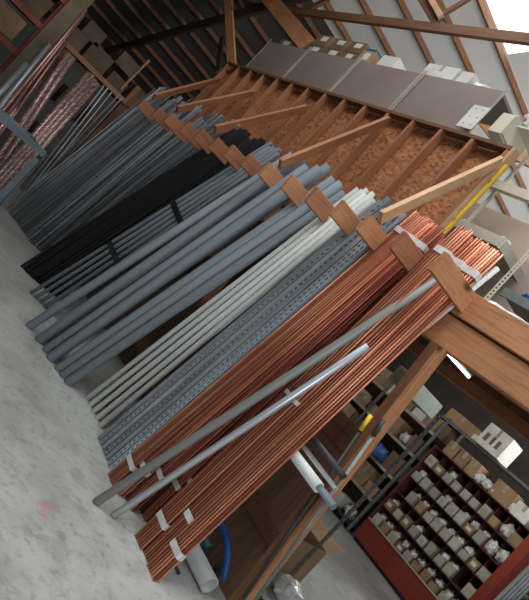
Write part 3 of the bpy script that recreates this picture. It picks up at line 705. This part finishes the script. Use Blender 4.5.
# perforated upright with cartons
e = empty('slotted_upright', (4.95, 3.02, 0), 'dark perforated steel upright standing beside the cartons', 'upright')
obj('slotted_face', perforated(2.15, (0, .012, .03, .042), .06, .03), M['steel'], e); BOX('side_face', (0, .042, 0), (.04, .045, 2.15), M['dark'], e)
carton((4.35, 3.08, .0), (5.2, 3.6, .42), M['card'], 'tan open carton on the floor right of the leaning poles', openbox=True)
carton((4.6, 3.75, .0), (5.3, 4.25, .5), M['card'], 'tan carton behind the perforated upright', openbox=False)
carton((4.6, 3.75, .505), (5.2, 4.2, .95), M['card'], 'tan carton stacked on the one behind the perforated upright', openbox=False)
carton((4.1, 4.3, .0), (4.7, 4.9, .9), M['card'], 'tall carton behind the near post', openbox=False)
carton((4.1, 4.3, .905), (4.65, 4.85, 1.35), M['card'], 'carton on top of the tall one behind the near post', openbox=False)
blob('plastic_bag', at(275, 588, Z=0) + V((.0, -.10, 0)), .14, M['bag'], 'crumpled clear plastic bag on the floor at the bottom edge')
blob('plastic_bag', at(262, 575, Z=0) + V((-.55, -.05, 0)), .12, M['bag'], 'smaller crumpled plastic bag at the foot of the leaning poles')
# ------------------------------------------------------------------ tube light and things under the loft
ta = at(443, 348, Z=2.44); tb_ = at(469, 377, Z=2.44)
e = empty('tube_light', ta, 'lit fluorescent tube under the loft floor', 'lamp')
me = tube_mesh('tube', .013, (tb_ - ta).length, M['tube'], 12, .006); o = bpy.data.objects.new('tube', me); COL.objects.link(o); o.parent = e; o.matrix_local = frame(ta, tb_)
BEAM('housing', (0, 0, .04), tb_ - ta + V((0, 0, .04)), .06, .04, M['green_metal'], e)
e = empty('metal_cabinet', (6.2, 4.4, 2.1), 'grey-green metal box hanging under the loft left of the tube light', 'cabinet')
BOX('box_body', (-.25, -.2, 0), (.55, .12, .22), M['green_metal'], e, .01); BOX('box_face', (-.255, -.15, .04), (-.25, .08, .18), M['steel'], e); BOX('hanger', (0, -.02, .22), (.02, .02, .42), M['dark'], e)
# ------------------------------------------------------------------ red bin unit
BX, BY0, BY1, BZ0, BZ1 = 8.6, 3.15, 4.98, .40, 1.93
e = empty('parts_bin_unit', (BX, BY0, 0), 'dark red steel bin unit full of small parts boxes, on the floor under the loft', 'bin unit')
E0 = V((BX, BY0, 0))
def PB(n, a, b_, m): return BOX(n, V(a) - E0, V(b_) - E0, m, e)
PB('base_panel', (BX, BY0, .06), (BX + .02, BY1, BZ0), M['red']); PB('kick', (BX + .06, BY0, 0), (BX + .4, BY1, .06), M['dark'])
PB('lip', (BX - .02, BY0, BZ0), (BX + .02, BY1, BZ0 + .02), M['strip'])
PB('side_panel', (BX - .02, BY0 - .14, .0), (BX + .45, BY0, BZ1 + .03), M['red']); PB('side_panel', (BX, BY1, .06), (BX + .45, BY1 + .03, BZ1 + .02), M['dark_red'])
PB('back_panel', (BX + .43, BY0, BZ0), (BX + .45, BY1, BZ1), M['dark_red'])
NR, NC = 5, 10
rh = (BZ1 - BZ0) / NR; cw = (BY1 - BY0) / NC
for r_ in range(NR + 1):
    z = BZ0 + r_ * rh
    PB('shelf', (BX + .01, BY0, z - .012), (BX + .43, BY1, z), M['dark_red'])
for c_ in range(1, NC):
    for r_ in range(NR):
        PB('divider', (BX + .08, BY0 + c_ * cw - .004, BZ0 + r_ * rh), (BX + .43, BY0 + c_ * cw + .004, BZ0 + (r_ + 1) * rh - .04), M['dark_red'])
rown = ['bottom', 'second', 'third', 'fourth', 'top']
for r_ in range(NR):
    for c_ in range(NC):
        y1 = BY1 - c_ * cw - .01; y0 = y1 - cw + .02; z = BZ0 + r_ * rh + .001
        u = random.random(); w = random.uniform(.85, 1)
        pos = '%s from left, %s row of red bins' % (ORD[c_], rown[r_])
        dk = random.random() < .1
        if not dk:
            mt, cn = (M['bin_white'], 'white') if u < .62 else (M['card'], 'tan')
            h = random.uniform(.11, .17)
            e2 = empty('small_parts_box', (BX + .10, (y0 + y1) / 2, z), '%s small parts box, %s' % (cn, pos), 'box', 'small boxes in the red bins')
            ww = (y1 - y0) * w / 2; bm = bmesh.new()
            d0 = random.uniform(-.09, -.03); L_ = .24
            bx(bm, (d0, -ww, 0), (d0 + .004, ww, h)); bx(bm, (d0 + L_, -ww, 0), (d0 + L_ + .004, ww, h)); bx(bm, (d0, -ww, 0), (d0 + L_, -ww + .004, h)); bx(bm, (d0, ww - .004, 0), (d0 + L_, ww, h)); bx(bm, (d0, -ww, 0), (d0 + L_, ww, .004))
            obj('box_body', bm, mt, e2)
            if random.random() < .3: BOX('printed_label', (d0 - .002, -ww * .5, h * .3), (d0 - .0005, ww * .55, h * .7), M['strip'] if cn == 'white' else M['white'], e2)
            if random.random() < .7: blob('plastic_bag', (BX + .17, (y0 + y1) / 2, z + .08), .085, M['bag'], 'clear bag behind the box %s' % pos, group='bags in the red bins', sq=(1.1, .9, .8))
        elif random.random() < .6:
            blob('plastic_bag', (BX + .12, (y0 + y1) / 2, z), .095, M['bag'], 'loose bag, %s' % pos, group='bags in the red bins', sq=(1, .9, 1.1))
# on top of the red unit: cartons and bags
zt = BZ1 + .003
for i, (y, w, h, m) in enumerate(((4.78, .2, .24, 'card'), (4.55, .2, .24, 'card'), (4.34, .18, .24, 'card'), (3.78, .34, .26, 'card'), (3.42, .26, .22, 'white'), (3.12, .2, .3, 'card'))):
    carton((BX + .03, y - w / 2, zt), (BX + .33, y + w / 2, zt + h), M[m], '%s carton standing on top of the red bin unit, %s from left' % ('tan' if m == 'card' else 'white', ORD[i]), 'cartons on the red bin unit')
for i, y in enumerate((4.86, 4.66, 4.4, 4.2, 4.08, 3.95, 3.6)):
    blob('plastic_bag', (BX + .42 if i < 3 else BX + .15, y, zt + (.0 if i > 2 else .02)), .11, M['bag'], 'crumpled clear bag on top of the red bin unit, %s from left' % ORD[i], group='bags on the red bin unit')
# steel shelf above / behind red unit
e = empty('steel_shelving', (9.1, 3.0, 0), 'grey steel shelving behind and above the red bin unit', 'shelving unit')
E0 = V((9.1, 3.0, 0))
PB2 = lambda n, a, b_, m: BOX(n, V(a) - E0, V(b_) - E0, m, e)
PB2('shelf', (9.1, 3.0, 2.36), (9.7, 5.7, 2.40), M['steel']); PB2('shelf', (9.1, 3.0, 1.2), (9.7, 5.05, 1.24), M['steel'])
for yy in (2.98, 5.02): PB2('upright', (9.08, yy, 0), (9.11, yy + .05, 2.42), M['steel'])
carton((9.12, 4.95, 2.405), (9.5, 5.55, 2.60), M['card'], 'low tan carton on the grey shelf above the red bins', openbox=False)
e3 = carton((9.0, 4.35, 2.405), (9.45, 4.80, 2.80), M['white'], 'white carton with dark print on the grey shelf above the red bins', openbox=False)
for yy, ss in ((-.13, .06), (-.02, .05), (.09, .07)): BOX('printed_mark', (-.228, yy, .1), (-.226, yy + ss, .24), M['card_dark'], e3)
carton((9.11, 4.82, 2.405), (9.4, 4.94, 2.5), M['white'], 'small white carton left of the printed one on the grey shelf', tape=False)
# right edge grey pipes at the bottom right corner
for i in range(5):
    o = inst('grey_rail', ms0, V((7.95 + .05 * i, 2.72 - .02 * i, .01)), V((8.0 + .05 * i, 2.66 - .02 * i, 2.3)), 'grey steel rail leaning right of the red bin unit', 'steel rail', 'rails at the right corner', base=3.05)
# ------------------------------------------------------------------ open shelving left of red bins
e = empty('open_shelving', (8.6, 5.08, 0), 'dark open steel shelving with mixed boxes left of the red bins', 'shelving unit')
E0 = V((8.6, 5.08, 0))
SZ = [.12, .62, 1.10, 1.58, 2.05]
for z in SZ: PB2('shelf', (8.6, 5.12, z - .03), (9.2, 8.9, z), M['dark']); PB2('shelf_edge', (8.585, 5.12, z - .035), (8.6, 8.9, z + .012), M['strip'] if z > .5 else M['dark'])
for yy in (5.08, 6.35, 7.62, 8.9): PB2('upright', (8.57, yy, 0), (8.6, yy + .05, 2.4), M['steel']); PB2('upright', (9.2, yy, 0), (9.23, yy + .05, 2.4), M['steel'])
PB2('back_panel', (9.24, 5.1, 0), (9.26, 8.95, 2.4), M['card_dark'])
cnt = 0
for si, z in enumerate(SZ[:-1] + [SZ[-1]]):
    y = 5.2
    i = 0
    while y < 8.6 and i < 14:
        w = random.uniform(.16, .36); h = random.uniform(.16, .37)
        u = random.random(); pos = '%s from right on the %s open shelf' % (ORD[i], ['lowest', 'second', 'third', 'fourth', 'top'][si])
        if u < .22: blob('plastic_bag', (8.75, y + w / 2, z), .11, M['bag'], 'clear bag of parts, ' + pos, group='bags on the open shelving', sq=(1, 1, .9))
        elif u < .23: blob('plastic_bag', (8.73, y + w / 2, z), .12, M['blue'], 'blue bag, ' + pos, group='bags on the open shelving')
        else:
            mt, cn = (M['card'], 'tan') if u < .58 else (M['white'], 'white') if u < .85 else (M['card_dark'], 'brown')
            carton((8.63, y, z), (9.0, y + w, z + h), mt, '%s carton, %s' % (cn, pos), 'cartons on the open shelving', tape=u < .5, openbox=False)
        y += w + random.uniform(.01, .07); i += 1
o = blob('blue_bag', at(376, 452, X=8.45) + V((0.05, 0, -.06)), .16, M['blue'], 'bright blue packet sticking out of the shelf left of the red bins', 'packet')
# pipes bundle stack right background (dark rods at 520,460)
for i in range(6):
    lying('stored_bar', .03, (10.6, 3.0 - .09 * i, 2.0), (10.6, 3.0 - .09 * i, 2.5), M['steel'], 'short grey bar standing behind the shelving at the right', cat='bar', seg=10) if False else None
# ------------------------------------------------------------------ camera, light, view
cam = bpy.data.cameras.new('camera'); co = bpy.data.objects.new('camera', cam); COL.objects.link(co)
cam.sensor_fit = 'VERTICAL'; cam.sensor_height = 24; cam.lens = 24 * FP / 600; cam.clip_end = 100; cam.clip_start = .05
fw = V((FX, FY, 0)); rt0 = V((FY, -FX, 0)); up0 = V((0, 0, 1))
right = rt0 * .7314 + up0 * .6820; up = rt0 * -.6820 + up0 * .7314
right.normalize(); up = (up - right * up.dot(right)).normalized()
mw_ = Matrix((right, up, -fw)).transposed().to_4x4(); mw_.translation = V((0, 0, H)); co.matrix_world = mw_
sc = bpy.context.scene; sc.camera = co
w = bpy.data.worlds.new('World'); sc.world = w; w.use_nodes = True
w.node_tree.nodes['Background'].inputs[0].default_value = (.62, .75, 1.0, 1); w.node_tree.nodes['Background'].inputs[1].default_value = .12
def area(name, loc, target, sx, sy, e_, col):
    l = bpy.data.lights.new(name, 'AREA'); l.shape = 'RECTANGLE'; l.size = sx; l.size_y = sy; l.energy = e_; l.color = col
    o = bpy.data.objects.new(name, l); COL.objects.link(o); o.location = loc
    o.rotation_euler = (V(target) - V(loc)).to_track_quat('-Z', 'Y').to_euler(); return o
area('camera_side_fill', (.6, -2.2, 2.6), (3.0, 2.6, .9), 3.5, 3.0, 100, (.94, .97, 1))  # added fill lamp on the camera side; there is no door here
sl = area('skylight_daylight', (2.0, 1.2, 6.2), (3.2, 2.6, 0), 3.5, 1.6, 50, (.95, .98, 1)); sl.data.spread = math.radians(85)
area('skylight_wide', (1.2, 3.4, 7.2), (3.6, 4.8, 3.2), 3.5, 1.6, 150, (1, .98, .95))
area('roof_fill', (11.9, 3.0, 4.8), (4.6, 6.3, 5.6), 3.5, 2.4, 620, (1, .98, .94))  # added lamp that brightens the roof sheets; the right wall has no window
l = bpy.data.lights.new('tube_glow', 'POINT'); l.energy = 60; l.color = (1, 1, .88); l.shadow_soft_size = .3
o = bpy.data.objects.new('tube_glow', l); COL.objects.link(o); o.location = (6.6, 2.6, 2.9)
sc.view_settings.view_transform = 'Standard'; sc.view_settings.look = 'None'; sc.view_settings.gamma = 1; sc.view_settings.exposure = 0
